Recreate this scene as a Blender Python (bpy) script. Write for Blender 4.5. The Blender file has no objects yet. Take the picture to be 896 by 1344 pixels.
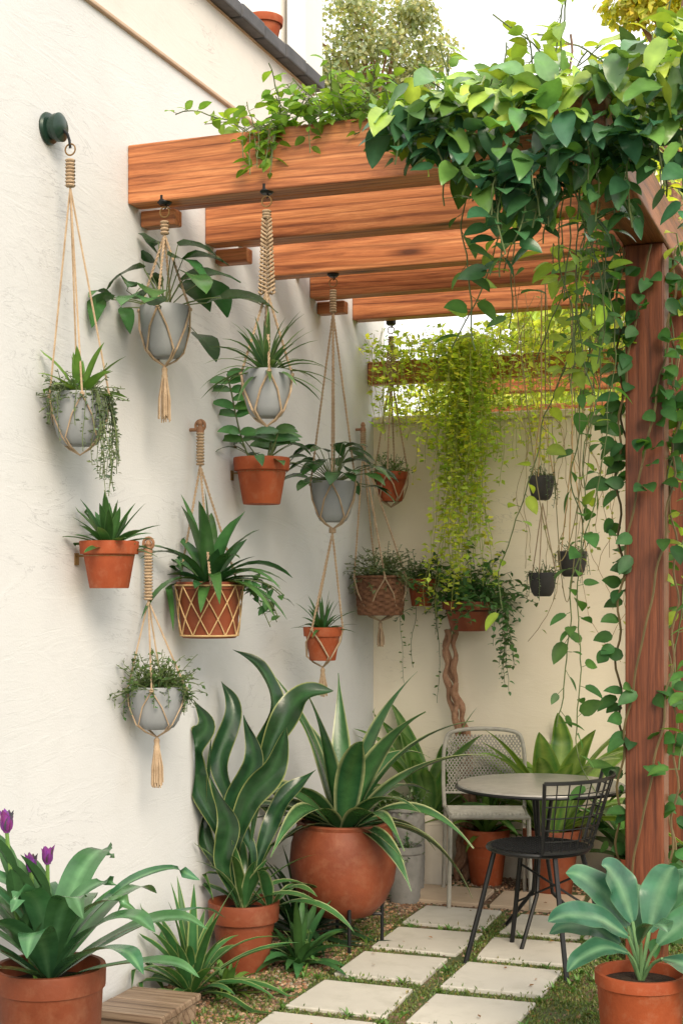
import bpy, math, random
from mathutils import Vector, Matrix
sc=bpy.context.scene
col=sc.collection
R=random.Random(7)
def V(*a): return Vector(a)
UP=Vector((0,0,1))

# ------------------------------------------------------------ materials
def newmat(name):
    m=bpy.data.materials.new(name); m.use_nodes=True
    nt=m.node_tree
    for n in list(nt.nodes): nt.nodes.remove(n)
    out=nt.nodes.new('ShaderNodeOutputMaterial')
    b=nt.nodes.new('ShaderNodeBsdfPrincipled')
    nt.links.new(b.outputs[0],out.inputs[0])
    return m,nt,b,out
def coords(nt,scale=(1,1,1),obj=True,rnd=False):
    tc=nt.nodes.new('ShaderNodeTexCoord')
    mp=nt.nodes.new('ShaderNodeMapping'); mp.inputs['Scale'].default_value=scale
    nt.links.new(tc.outputs['Object'],mp.inputs['Vector'])
    if rnd:
        oi=nt.nodes.new('ShaderNodeObjectInfo')
        ml=nt.nodes.new('ShaderNodeMath'); ml.operation='MULTIPLY'; ml.inputs[1].default_value=37.0
        nt.links.new(oi.outputs['Random'],ml.inputs[0])
        nt.links.new(ml.outputs[0],mp.inputs['Location'])
    return mp.outputs[0]
def noise(nt,vec,scale,detail=4,rough=.55,dist=0):
    n=nt.nodes.new('ShaderNodeTexNoise'); n.inputs['Scale'].default_value=scale
    n.inputs['Detail'].default_value=detail; n.inputs['Roughness'].default_value=rough
    n.inputs['Distortion'].default_value=dist
    nt.links.new(vec,n.inputs['Vector']); return n.outputs['Fac']
def ramp(nt,fac,stops):
    r=nt.nodes.new('ShaderNodeValToRGB')
    while len(r.color_ramp.elements)<len(stops): r.color_ramp.elements.new(.5)
    for e,(p,c) in zip(r.color_ramp.elements,stops):
        e.position=p; e.color=(*c,1)
    nt.links.new(fac,r.inputs[0]); return r.outputs[0]
def mixc(nt,a,b,fac,mode='MIX'):
    m=nt.nodes.new('ShaderNodeMix'); m.data_type='RGBA'; m.blend_type=mode
    for sock,val in ((m.inputs[0],fac),(m.inputs[6],a),(m.inputs[7],b)):
        if isinstance(val,bpy.types.NodeSocket): nt.links.new(val,sock)
        elif isinstance(val,(int,float)): sock.default_value=val
        else: sock.default_value=(*val,1)
    return m.outputs[2]
def bump(nt,b,h,strength=.3,dist=.01):
    n=nt.nodes.new('ShaderNodeBump'); n.inputs['Strength'].default_value=strength
    n.inputs['Distance'].default_value=dist
    nt.links.new(h,n.inputs['Height']); nt.links.new(n.outputs[0],b.inputs['Normal'])
    return n

def mat_mottle(name,c1,c2,scale=6,rough=.8,bs=.2,bscale=60,bd=.004,c3=None,rnd=True,spec=.3,c3a=.8):
    m,nt,b,o=newmat(name)
    v=coords(nt,rnd=rnd)
    f=noise(nt,v,scale,6,.6)
    cc=ramp(nt,f,[(.3,c1),(.7,c2)])
    if c3:
        f2=noise(nt,v,scale*4.3,5,.65)
        f2=ramp(nt,f2,[(.5,(0,0,0)),(.85,(c3a,c3a,c3a))])
        cc=mixc(nt,cc,c3,f2)
    nt.links.new(cc,b.inputs['Base Color'])
    b.inputs['Roughness'].default_value=rough
    b.inputs['Specular IOR Level'].default_value=spec
    bump(nt,b,noise(nt,v,bscale,4,.6),bs,bd)
    return m
def mat_wood(name,axis,cols=((.21,.060,.020),(.46,.160,.056),(.68,.29,.115)),ringd=.6):
    m,nt,b,o=newmat(name)
    s={'x':(.8,14,14),'y':(14,.8,14),'z':(14,14,.8)}[axis]
    v=coords(nt,s,rnd=True)
    f1=noise(nt,v,1.5,8,.72,1.0)
    w=nt.nodes.new('ShaderNodeTexWave'); w.wave_type='RINGS'; w.rings_direction={'x':'X','y':'Y','z':'Z'}[axis]
    w.inputs['Scale'].default_value=.8; w.inputs['Distortion'].default_value=12; w.inputs['Detail'].default_value=5
    w.inputs['Detail Scale'].default_value=.8
    nt.links.new(v,w.inputs['Vector'])
    s2={'x':(4,130,130),'y':(130,4,130),'z':(130,130,4)}[axis]
    v2=coords(nt,s2,rnd=True)
    f3=noise(nt,v2,1.5,4,.7)
    v3=coords(nt,{'x':(1.4,6,6),'y':(6,1.4,6),'z':(6,6,1.4)}[axis],rnd=True)
    vo=nt.nodes.new('ShaderNodeTexVoronoi'); vo.inputs['Scale'].default_value=1.0; nt.links.new(v3,vo.inputs['Vector'])
    kn=ramp(nt,vo.outputs['Distance'],[(.04,(.16,.12,.10)),(.09,(.55,.48,.42)),(.17,(1,1,1))])
    c=ramp(nt,f1,[(.32,cols[0]),(.47,cols[1]),(.68,cols[2])])
    cw=ramp(nt,w.outputs['Fac'],[(.0,(.30,.22,.18)),(.08,(.6,.52,.46)),(.22,(1,1,1))])
    c=mixc(nt,c,cw,ringd,'MULTIPLY')
    c=mixc(nt,c,kn,.95,'MULTIPLY')
    cg=ramp(nt,f3,[(.35,(.55,.5,.45)),(.55,(1,1,1))])
    c=mixc(nt,c,cg,.6,'MULTIPLY')
    nt.links.new(c,b.inputs['Base Color'])
    b.inputs['Roughness'].default_value=.5
    bump(nt,b,mixc(nt,f3,w.outputs['Fac'],.3),.45,.003)
    return m
def mat_plaster(name,c1,c2,c3,bs=.2):
    m,nt,b,o=newmat(name)
    v=coords(nt)
    f=noise(nt,v,.9,5,.6)
    c=ramp(nt,f,[(.3,c1),(.7,c2)])
    f2=ramp(nt,noise(nt,v,3.5,8,.7),[(.5,(0,0,0)),(.8,(.6,.6,.6))])
    c=mixc(nt,c,c3,f2)
    sx=nt.nodes.new('ShaderNodeSeparateXYZ'); nt.links.new(v,sx.inputs[0])
    ad=nt.nodes.new('ShaderNodeMath'); ad.operation='MULTIPLY_ADD'; ad.inputs[1].default_value=.5
    nt.links.new(noise(nt,v,5,5,.6),ad.inputs[0])
    sb=nt.nodes.new('ShaderNodeMath'); sb.operation='MULTIPLY'; sb.inputs[1].default_value=-1.6; nt.links.new(sx.outputs[2],sb.inputs[0])
    nt.links.new(sb.outputs[0],ad.inputs[2])
    gr=ramp(nt,ad.outputs[0],[(.0,(0,0,0)),(.4,(.75,.75,.75))])
    c=mixc(nt,c,(.36,.30,.22),gr)
    v2=coords(nt,(1,1,4.5))
    st=noise(nt,v2,1.1,6,.6,2.2)
    crease=ramp(nt,st,[(.492,(1,1,1)),(.5,(.76,.76,.77)),(.508,(1,1,1))])
    msk=ramp(nt,noise(nt,v,1.6,3,.5),[(.5,(0,0,0)),(.6,(1,1,1))])
    c=mixc(nt,c,mixc(nt,c,crease,1.0,'MULTIPLY'),msk)
    nt.links.new(c,b.inputs['Base Color'])
    b.inputs['Roughness'].default_value=.88
    b.inputs['Specular IOR Level'].default_value=.2
    fine=noise(nt,v,130,3,.6); mid=noise(nt,v2,14,5,.6,1)
    st2=ramp(nt,st,[(.40,(0,0,0)),(.49,(.9,.9,.9)),(.50,(.4,.4,.4)),(.7,(.6,.6,.6))])
    h=mixc(nt,mixc(nt,st2,fine,.55),mid,.35)
    bump(nt,b,h,bs,.007)
    return m
def mat_leaf(name,trans=.25,rough=.4,tint=(1.25,1.25,.6)):
    m,nt,b,o=newmat(name)
    a=nt.nodes.new('ShaderNodeAttribute'); a.attribute_name='Col'
    v=coords(nt)
    f=noise(nt,v,14,3,.6)
    g=ramp(nt,f,[(.25,(.62,.66,.62)),(.75,(1.25,1.2,1.1))])
    c=mixc(nt,a.outputs['Color'],g,1.0,'MULTIPLY')
    nt.links.new(c,b.inputs['Base Color'])
    b.inputs['Roughness'].default_value=rough
    b.inputs['Specular IOR Level'].default_value=.5
    bump(nt,b,noise(nt,v,70,2,.5),.15,.003)
    t=nt.nodes.new('ShaderNodeBsdfTranslucent')
    ct=mixc(nt,c,tint,1.0,'MULTIPLY')
    nt.links.new(ct,t.inputs['Color'])
    mx=nt.nodes.new('ShaderNodeMixShader'); mx.inputs[0].default_value=trans
    nt.links.new(b.outputs[0],mx.inputs[1]); nt.links.new(t.outputs[0],mx.inputs[2])
    nt.links.new(mx.outputs[0],o.inputs[0])
    return m
def mat_plain(name,c,rough=.5,metal=0,bs=0,spec=.5):
    m,nt,b,o=newmat(name)
    v=coords(nt)
    f=noise(nt,v,25,4,.6)
    g=ramp(nt,f,[(.3,tuple(x*.8 for x in c)),(.7,tuple(min(1,x*1.15) for x in c))])
    nt.links.new(g,b.inputs['Base Color'])
    b.inputs['Roughness'].default_value=rough; b.inputs['Metallic'].default_value=metal
    b.inputs['Specular IOR Level'].default_value=spec
    if bs: bump(nt,b,noise(nt,v,150,3),bs,.002)
    return m

M={}
M['terra']=mat_mottle('terracotta',(.24,.046,.015),(.36,.083,.027),5,.72,.35,70,.003,(.38,.15,.08))
M['terra_dark']=mat_mottle('terracotta_aged',(.13,.032,.014),(.24,.062,.026),4,.55,.35,50,.004,(.26,.11,.06))
M['grey']=mat_mottle('grey_ceramic',(.22,.235,.25),(.29,.305,.315),4,.55,.15,60,.003)
M['greyconc']=mat_mottle('grey_concrete',(.20,.20,.19),(.31,.30,.28),7,.85,.4,40,.005,(.16,.16,.15))
M['cream']=mat_mottle('cream_ceramic',(.58,.53,.44),(.68,.62,.52),4,.6,.15,40,.003)
M['darkpot']=mat_mottle('dark_pot',(.035,.035,.035),(.07,.065,.06),7,.6,.3,50,.004)
M['woven']=mat_mottle('woven_basket',(.10,.045,.025),(.24,.12,.065),30,.85,.5,120,.004)
M['soil']=mat_mottle('soil',(.02,.012,.008),(.055,.035,.022),20,.95,1,60,.02)
M['rope']=mat_mottle('rope',(.32,.225,.14),(.50,.38,.26),30,.9,.8,320,.003,(.26,.17,.10))
M['ropegold']=mat_mottle('gold_twine',(.45,.30,.14),(.62,.43,.22),30,.8,.8,320,.003)
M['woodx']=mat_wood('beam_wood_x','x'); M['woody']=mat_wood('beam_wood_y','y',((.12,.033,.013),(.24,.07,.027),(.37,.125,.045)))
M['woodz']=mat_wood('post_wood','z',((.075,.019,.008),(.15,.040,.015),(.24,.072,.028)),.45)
M['oldwood']=mat_wood('weathered_wood','x',((.13,.085,.055),(.24,.165,.11),(.36,.27,.19)),.6)
M['wallL']=mat_plaster('white_plaster',(.60,.615,.63),(.66,.67,.68),(.56,.57,.58),.28)
M['wallU']=mat_plaster('upper_white_plaster',(.62,.60,.575),(.67,.65,.62),(.57,.55,.52),.2)
M['wallB']=mat_plaster('cream_plaster',(.78,.70,.56),(.84,.77,.63),(.74,.65,.51),.22)
M['trim']=mat_mottle('painted_trim',(.42,.30,.21),(.55,.42,.31),5,.7,.2,40,.003)
M['slate']=mat_mottle('slate',(.05,.053,.06),(.10,.10,.11),8,.6,.5,30,.006)
M['leaf']=mat_leaf('leaf')
M['leafcanopy']=mat_leaf('canopy_leaf',.26,.24,(1.5,1.4,.5))
M['leafgloss']=mat_leaf('leaf_glossy',.12,.26)
M['leafbright']=mat_leaf('leaf_backlit',.5,.5,(1.35,1.3,.5))
M['stem']=mat_leaf('stem',.0,.7)
M['bark']=mat_mottle('bark',(.24,.12,.07),(.42,.25,.16),12,.9,.9,35,.02,(.16,.08,.05))
M['blackmetal']=mat_plain('black_metal',(.016,.017,.018),.38,.4)
M['tabletop']=mat_plain('table_top_grey',(.28,.27,.245),.28,.0)
M['greymetal']=mat_plain('pale_chair_weave',(.34,.325,.28),.6,.0)
M['greenknob']=mat_plain('dark_green_enamel',(.015,.04,.028),.3,.2)
M['brass']=mat_plain('aged_brass',(.28,.17,.07),.4,.7)
M['knobwood']=mat_mottle('turned_wood',(.20,.10,.055),(.33,.18,.10),20,.5,.2,60,.003)
M['purple']=mat_leaf('purple_petal',.15,.5,(1,.8,1))
M['paver']=mat_mottle('stone_paver',(.44,.42,.375),(.54,.52,.46),2.2,.85,.35,35,.004,(.36,.345,.29),c3a=.8)
M['paverwarm']=mat_mottle('warm_stone_paver',(.50,.38,.27),(.60,.48,.36),3,.85,.3,40,.004,(.46,.36,.26),c3a=.6)
M['roof']=mat_mottle('grey_roof',(.16,.14,.13),(.26,.23,.21),9,.8,.5,20,.02)
M['glass']=mat_plain('window_glass',(.05,.07,.08),.1,0)
M['whitepaint']=mat_mottle('white_paint',(.72,.70,.66),(.8,.78,.74),3,.6,.1,40,.002)
M['pebble']=mat_leaf('pebble',.0,.85)
m,nt,b,o=newmat('garden_soil_ground'); v=coords(nt)
f=noise(nt,v,2.2,6,.6); f2=noise(nt,v,60,5,.7)
c=ramp(nt,f2,[(.3,(.08,.045,.027)),(.5,(.18,.11,.07)),(.72,(.30,.20,.14))])
g=ramp(nt,f2,[(.3,(.035,.055,.015)),(.7,(.12,.15,.05))])
mk=ramp(nt,f,[(.42,(0,0,0)),(.5,(1,1,1))])
c=mixc(nt,c,g,mk); nt.links.new(c,b.inputs['Base Color']); b.inputs['Roughness'].default_value=.95
bump(nt,b,f2,.8,.015); M['ground']=m

# ------------------------------------------------------------ mesh builder
def cr(pts,n):
    P=[Vector(p) for p in pts]; P=[P[0]*2-P[1]]+P+[P[-1]*2-P[-2]]
    out=[];segs=len(P)-3
    for i in range(n+1):
        u=i/n*segs; k=min(int(u),segs-1); t=u-k
        a,b2,c2,d=P[k:k+4]
        out.append(.5*((2*b2)+(c2-a)*t+(2*a-5*b2+4*c2-d)*t*t+(3*b2-a-3*c2+d)*t**3))
    return out
class MB:
    def __init__(s): s.v=[];s.f=[];s.c=[]
    def tube(s,pts,r,sides=6,c=(.5,.5,.5),cap=True):
        pts=[Vector(p) for p in pts]; n=len(pts)
        rr=r if isinstance(r,(list,tuple)) else [r]*n
        prev=None; base=len(s.v)
        for i,p in enumerate(pts):
            t=(pts[min(i+1,n-1)]-pts[max(i-1,0)])
            if t.length<1e-9: t=Vector((0,0,1))
            t.normalize()
            if prev is None:
                a=Vector((1,0,0)) if abs(t.x)<.8 else Vector((0,1,0))
                u=(a-t*a.dot(t)).normalized()
            else:
                u=(prev-t*prev.dot(t))
                u=u.normalized() if u.length>1e-6 else t.orthogonal().normalized()
            prev=u; w=t.cross(u)
            for k in range(sides):
                an=2*math.pi*k/sides
                s.v.append(tuple(p+(u*math.cos(an)+w*math.sin(an))*rr[i])); s.c.append(c)
        for i in range(n-1):
            for k in range(sides):
                a=base+i*sides+k; b2=base+i*sides+(k+1)%sides
                s.f.append((a,b2,b2+sides,a+sides))
        if cap:
            s.f.append(tuple(base+k for k in reversed(range(sides))))
            s.f.append(tuple(base+(n-1)*sides+k for k in range(sides)))
    def rope(s,pts,r,strands=3,pitch=.03,c=(.5,.4,.3)):
        pts=[Vector(p) for p in pts]
        fine=[];L=0
        for a,b2 in zip(pts[:-1],pts[1:]):
            n=max(1,int((b2-a).length/(pitch/5)))
            for i in range(n): fine.append((a.lerp(b2,i/n),L+(b2-a).length*i/n))
            L+=(b2-a).length
        fine.append((pts[-1],L))
        for st in range(strands):
            q=[]
            for i,(p,l) in enumerate(fine):
                t=(fine[min(i+1,len(fine)-1)][0]-fine[max(0,i-1)][0]).normalized()
                u=t.orthogonal().normalized(); w=t.cross(u)
                an=2*math.pi*(l/pitch+st/strands)
                q.append(p+(u*math.cos(an)+w*math.sin(an))*r*.5)
            s.tube(q,r*.55,5,c)
    def lathe(s,prof,seg=32,c=(.5,.5,.5),o=(0,0,0),dfn=None):
        base=len(s.v); n=len(prof)
        for i,(r,z) in enumerate(prof):
            for k in range(seg):
                an=2*math.pi*k/seg; rr=r
                if dfn: rr=r+dfn(i,k,an,z)
                s.v.append((o[0]+rr*math.cos(an),o[1]+rr*math.sin(an),o[2]+z)); s.c.append(c)
        for i in range(n-1):
            for k in range(seg):
                a=base+i*seg+k; b2=base+i*seg+(k+1)%seg
                s.f.append((a,b2,b2+seg,a+seg))
        s.f.append(tuple(base+k for k in reversed(range(seg))))
        s.f.append(tuple(base+(n-1)*seg+k for k in range(seg)))
    def box(s,a,b2,c=(.5,.5,.5)):
        x0,y0,z0=a;x1,y1,z1=b2; n=len(s.v)
        for p in ((x0,y0,z0),(x1,y0,z0),(x1,y1,z0),(x0,y1,z0),(x0,y0,z1),(x1,y0,z1),(x1,y1,z1),(x0,y1,z1)):
            s.v.append(p);s.c.append(c)
        for q in ((3,2,1,0),(4,5,6,7),(0,1,5,4),(1,2,6,5),(2,3,7,6),(3,0,4,7)): s.f.append(tuple(n+i for i in q))
    def ring(s,o,rad,r,axis='y',c=(.5,.5,.5),seg=20,sides=6):
        pts=[]
        for i in range(seg+1):
            a=2*math.pi*i/seg
            d={'y':(math.cos(a),0,math.sin(a)),'x':(0,math.cos(a),math.sin(a)),'z':(math.cos(a),math.sin(a),0)}[axis]
            pts.append((o[0]+d[0]*rad,o[1]+d[1]*rad,o[2]+d[2]*rad))
        s.tube(pts,r,sides,c,cap=False)
    def leafpath(s,pts,W,n,c,edge=None,seg=16,fold=.25,wave=.05,tw=(0,0),peak=.5,ridge=None,blunt=.75,base_w=.14,tip_w=.02,bands=0):
        P=cr(pts,seg); n=Vector(n); base=len(s.v); across=(-1,-.88,-.42,0,.42,.88,1); m=7; ph=R.random()*6
        for i,p in enumerate(P):
            t=i/seg; d=(P[min(i+1,seg)]-P[max(i-1,0)]).normalized()
            side=d.cross(n)
            if side.length<.05: side=d.orthogonal()
            side.normalize(); side=Matrix.Rotation(tw[0]+(tw[1]-tw[0])*t,3,d)@side
            nn=side.cross(d)
            w=math.sin(math.pi*(t*.98+.02)**(math.log(.5)/math.log(peak)))**blunt if t<1 else tip_w
            w=max(w,base_w if t<.4 else tip_w)
            for a in across:
                q=p+side*(a*w*W*.5)+nn*(abs(a)**1.5*fold*w*W*.5)
                if abs(a)>.5: q+=nn*(math.sin(t*15+ph+(2 if a>0 else 0))*wave*W*abs(a)*w)
                s.v.append(tuple(q))
                if edge is not None and abs(a)>.9: cc=edge
                else:
                    k=1.0+(.3 if a==0 else 0)+.1*math.sin(t*9+ph)+bands*math.sin(t*55+ph)
                    cc=(c[0]*k,c[1]*k,c[2]*k)
                    if ridge and a==0: cc=ridge
                s.c.append(cc)
        for i in range(seg):
            for k in range(m-1):
                a=base+i*m+k; s.f.append((a,a+1,a+1+m,a+m))
    def leaf(s,o,d,n,L,W,c,droop=.6,segs=5,fold=.22,shape='ovate',edge=None,wave=0,tw=0,ridge=None,curl=0):
        o=Vector(o); cur=Vector(d).normalized(); n=Vector(n)
        side=cur.cross(n)
        if side.length<1e-4: side=cur.orthogonal()
        side.normalize()
        across=(-1,0,1) if edge is None else (-1,-.72,0,.72,1)
        m=len(across); base=len(s.v); p=o.copy(); st=L/segs
        ph=R.random()*6
        for i in range(segs+1):
            t=i/segs
            if shape=='ovate': w=math.sin(math.pi*min(1,(t*.97+.03))**.72)**.8 if t<1 else .03
            elif shape=='round': w=math.sin(math.pi*min(1,(t*.95+.05))**.70)**.8 if t<1 else .03
            elif shape=='strap': w=min(1,.35+t*2.2)*(1-t**3.2) if t<1 else .02
            elif shape=='belly': w=(.45+.55*math.sin(math.pi*min(1,t*1.1)))*(1-t**2.6) if t<1 else .02
            else: w=math.sin(math.pi*min(1,.08+t*.92)**.9)**.75 if t<1 else .02
            w=max(w,.03)
            sd=side
            if tw: sd=(Matrix.Rotation(tw*t,3,cur)@side)
            nn=sd.cross(cur).normalized()
            for a in across:
                q=p+sd*(a*w*W*.5)+nn*(abs(a)*fold*w*W*.5)
                if wave and abs(a)>.9: q+=nn*(math.sin(t*11+ph+a*1.3)*wave*W)
                s.v.append(tuple(q))
                if edge is not None and abs(a)>.9: cc=edge
                else:
                    k=1.0+(.22 if a==0 else 0)-.12*(1-t)
                    cc=(c[0]*k,c[1]*k,c[2]*k)
                    if edge is not None and a==0 and ridge: cc=ridge
                s.c.append(cc)
            p=p+cur*st
            cur=(cur+Vector((0,0,-1))*(droop/segs)).normalized()
            side=(side-cur*side.dot(cur)).normalized()
        for i in range(segs):
            for k in range(m-1):
                a=base+i*m+k
                s.f.append((a,a+1,a+1+m,a+m))
    def diamond(s,o,d,n,L,W,c):
        o=Vector(o); d=Vector(d).normalized(); side=d.cross(Vector(n))
        if side.length<1e-4: side=d.orthogonal()
        side.normalize(); b0=len(s.v)
        nn=side.cross(d)
        mid=o+d*L*.45
        for q,k in ((o,.85),(mid+side*W*.5+nn*W*.15,1.05),(o+d*L,1.1),(mid-side*W*.5+nn*W*.15,1.0)):
            s.v.append(tuple(q)); s.c.append((c[0]*k,c[1]*k,c[2]*k))
        s.f.append((b0,b0+1,b0+2)); s.f.append((b0,b0+2,b0+3))
    def clampx(s,xm):
        s.v=[(x if x>=xm else xm+(xm-x)*.35,y,z) for x,y,z in s.v]
    def clampy(s,ym):
        s.v=[(x,(y if y<=ym else ym-(y-ym)*.35),z) for x,y,z in s.v]
    def clampz(s,zm):
        s.v=[(x,y,(z if z>=zm else zm+(zm-z)*.1)) for x,y,z in s.v]
    def obj(s,name,mat,parent=None,loc=(0,0,0),smooth=True,bevel=0,sharp=38):
        if not s.v: return None
        me=bpy.data.meshes.new(name); me.from_pydata(s.v,[],s.f)
        ca=me.color_attributes.new('Col','FLOAT_COLOR','POINT')
        flat=[]
        for c in s.c: flat+= [c[0],c[1],c[2],1]
        ca.data.foreach_set('color',flat)
        if smooth:
            me.polygons.foreach_set('use_smooth',[True]*len(me.polygons))
            me.set_sharp_from_angle(angle=math.radians(sharp))
        me.materials.append(M[mat]); me.update()
        ob=bpy.data.objects.new(name,me); col.objects.link(ob); ob.location=loc
        if parent: ob.parent=parent
        if bevel:
            bm=ob.modifiers.new('bevel','BEVEL'); bm.width=bevel; bm.segments=2; bm.limit_method='ANGLE'
        return ob
def thing(name,label,cat,loc=(0,0,0),group=None,rot=0):
    e=bpy.data.objects.new(name,None); e.empty_display_size=.05; col.objects.link(e); e.location=loc
    e.rotation_euler=(0,0,rot)
    e['label']=label; e['category']=cat
    if group: e['group']=group
    return e
def tag(ob,label,cat,group=None,kind=None):
    if label: ob['label']=label
    if cat: ob['category']=cat
    if group: ob['group']=group
    if kind: ob['kind']=kind
    return ob
def vary(c,a=.25):
    k=1+R.uniform(-a,a); h=R.uniform(-.12,.18)
    return (c[0]*k*(1+h),c[1]*k,c[2]*k*(1-h))
def az_el(az,el): return Vector((math.cos(az)*math.cos(el),math.sin(az)*math.cos(el),math.sin(el)))
def rnd3(): 
    return Vector((R.gauss(0,1),R.gauss(0,1),R.gauss(0,1))).normalized()
Rv=Vector((.94,.342,0)); Fv=Vector((-.342,.94,0))

DK=(.016,.054,.023); MD=(.045,.13,.042); LT=(.12,.24,.05); BG=(.045,.14,.075); GG=(.13,.19,.12)
STEM=(.10,.14,.05)

# ------------------------------------------------------------ plants
def rosette(F,o,n,L,W,el=(20,80),droop=1.0,c=MD,edge=None,shape='strap',segs=7,fold=.3,sp=.25,az0=0,ridge=None,wave=0,front=None):
    for i in range(n):
        t=i/max(1,n-1)
        az=az0+i*2.399+R.uniform(-.3,.3); e=math.radians(el[0]+(el[1]-el[0])*t+R.uniform(-8,8))
        l=L*R.uniform(1-sp,1+sp*.6)
        if front and math.sin(az)<-.35: e=max(e,math.radians(front)); l*=.8
        d=az_el(az,e)
        nn=(UP-d*d.z)
        if nn.length<.05: nn=az_el(az+math.pi,0)
        cc=vary(c,.25)
        F.leaf(Vector(o)+az_el(az,0)*W*.25,d,nn,l,W*R.uniform(.8,1.15),cc,droop*R.uniform(.7,1.35),segs,fold,shape,edge,ridge=ridge,tw=R.uniform(-.5,.5),wave=wave)
def petleaf(F,S,o,az,el,pl,L,W,c,droop=.9,shape='ovate',edge=None,lel=None,segs=6,sr=.0025,fold=.18):
    pts=[];d=az_el(az,el);p=Vector(o)
    for i in range(6):
        pts.append(p.copy()); p=p+d*pl/5; d=(d+Vector((0,0,-.09))).normalized()
    S.tube(pts,[sr*(1.3-.6*i/5) for i in range(6)],4,STEM)
    a2=az+R.uniform(-.35,.35)
    le=R.uniform(-.35,.35)
    dd=az_el(a2,le); nn=UP-dd*dd.z+rnd3()*.25
    F.leaf(pts[-1],dd,nn,L*R.uniform(.8,1.15),W*R.uniform(.85,1.1),vary(c),droop,segs,fold,shape,edge,wave=.03)
def leafy(F,S,o,n,pl,L,W,c,el=(10,80),**k):
    for i in range(n):
        az=i*2.399+R.uniform(-.4,.4); e=math.radians(R.uniform(*el))
        petleaf(F,S,o,az,e,pl*R.uniform(.5,1.1),L,W,c,**k)
def strand(F,S,pts,sp,L,W,c,sr=.002,droop=.5,shape='ovate',simple=False,scol=STEM,pet=.5,segs=4,down=.3,face=.0):
    pts=[Vector(p) for p in pts]
    S.tube(pts,[sr]*len(pts),4,scol)
    acc=0
    for a,b2 in zip(pts[:-1],pts[1:]):
        l=(b2-a).length
        if l<1e-6: continue
        t=(b2-a)/l
        while acc<l:
            p=a+t*acc
            d=(rnd3()-t*.2); d.z=d.z*.5-down; d.normalize()
            nn=(UP+rnd3()*.7-Fv*face); k=R.uniform(.6,1.2)
            q=p+d*L*pet*R.uniform(.3,1)
            if not simple and pet>.2: S.tube([p,q],sr*.6,3,scol,cap=False)
            if simple: F.diamond(q,d,nn,L*k,W*k,vary(c,.3))
            else: F.leaf(q,d,nn,L*k,W*k,vary(c,.3),droop*R.uniform(.6,1.8),segs,.22,shape)
            acc+=sp*R.uniform(.6,1.4)
        acc-=l
def walk(o,d,l,step=.03,wob=.25,grav=0):
    p=Vector(o);d=Vector(d).normalized();pts=[p.copy()];n=max(2,int(l/step))
    for i in range(n):
        d=(d+rnd3()*wob+Vector((0,0,-grav))).normalized(); p=p+d*step; pts.append(p.copy())
    return pts
def bushy(F,S,o,n,l,L,c,el=(10,90),sp=.012,grav=.1,W=.6,simple=True,rr=0):
    for i in range(n):
        d=az_el(R.uniform(0,6.28),math.radians(R.uniform(*el)))
        oo=Vector(o)+Vector((R.uniform(-rr,rr),R.uniform(-rr,rr),0))
        strand(F,S,walk(oo,d,l*R.uniform(.6,1.15),.02,.2,grav),sp,L,L*W,c,.0014,simple=simple,pet=.1,down=0)
def trailing(F,S,o,rad,n,l,L,c,sp=.012,azr=(0,6.28),simple=True,W=.7):
    for i in range(n):
        az=R.uniform(*azr); st=Vector(o)+az_el(az,0)*rad*.6
        pts=[st,Vector(o)+az_el(az,0)*rad*.95+V(0,0,.02),Vector(o)+az_el(az,0)*rad*1.12]
        pts+=walk(pts[-1],Vector((math.cos(az)*.15,math.sin(az)*.15,-1)),l*R.uniform(.4,1.1),.02,.16,.25)
        strand(F,S,pts,sp,L,L*W,c,.0013,simple=simple,pet=.15)

# ------------------------------------------------------------ pots
def pot(kind,Rr,H,mat,parent,z=0):
    B=MB()
    if kind=='terra':
        pr=[(0,0),(.66,0),(.68,.02),(.88,.70),(.885,.72),(.99,.725),(1.0,.75),(1.03,.97),(1.02,1.0),(.93,1.0),(.91,.97),(.88,.84)]
    elif kind=='bowl':
        pr=[(0,0),(.50,0),(.62,.03),(.80,.2),(.92,.48),(.98,.8),(1.0,.985),(.985,1.0),(.93,1.0),(.91,.98),(.88,.86)]
    elif kind=='round':
        pr=[(0,0),(.48,0),(.56,.015),(.80,.16),(.95,.36),(1.0,.56),(.97,.76),(.89,.92),(.86,.95),(.88,.985),(.86,1.0),(.79,1.0),(.77,.97),(.76,.88)]
    elif kind=='cyl':
        pr=[(0,0),(.80,0),(.84,.02),(.97,.86),(.975,.865),(1.02,.87),(1.03,.985),(1.02,1.0),(.93,1.0),(.91,.97),(.89,.88)]
    elif kind=='ribbed':
        pr=[(0,0),(.80,0),(.84,.03)]+[(.84+.14*t+(.02 if i%2 else -.01),.05+.8*t) for i,t in enumerate([j/14 for j in range(15)])]+[(1.05,.88),(1.05,1.0),(.95,1.0),(.92,.86)]
    elif kind=='weave':
        pr=[(0,0),(.86,0)]+[(.9+.06*math.sin(t*2.6),.02+.92*t) for t in [j/26 for j in range(27)]]+[(1.0,.95),(1.0,1.0),(.9,1.0),(.88,.86)]
    dfn=None; seg=36
    if kind=='weave':
        seg=72
        def dfn(i,k,an,zz):
            if i<2 or i>28: return 0
            return Rr*.04*(1 if ((i//2)+(k//3))%2 else -1)*.7
    B.lathe([(a*Rr,b2*H) for a,b2 in pr],seg,dfn=dfn)
    B.obj('pot',mat,parent,(0,0,z))
    S=MB(); rs=pr[-1][0]*Rr; S.lathe([(rs,pr[-1][1]*H+.001),(rs*.6,pr[-1][1]*H+.008),(.002,pr[-1][1]*H+.009)],24)
    S.obj('soil','soil',parent,(0,0,z))
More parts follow.
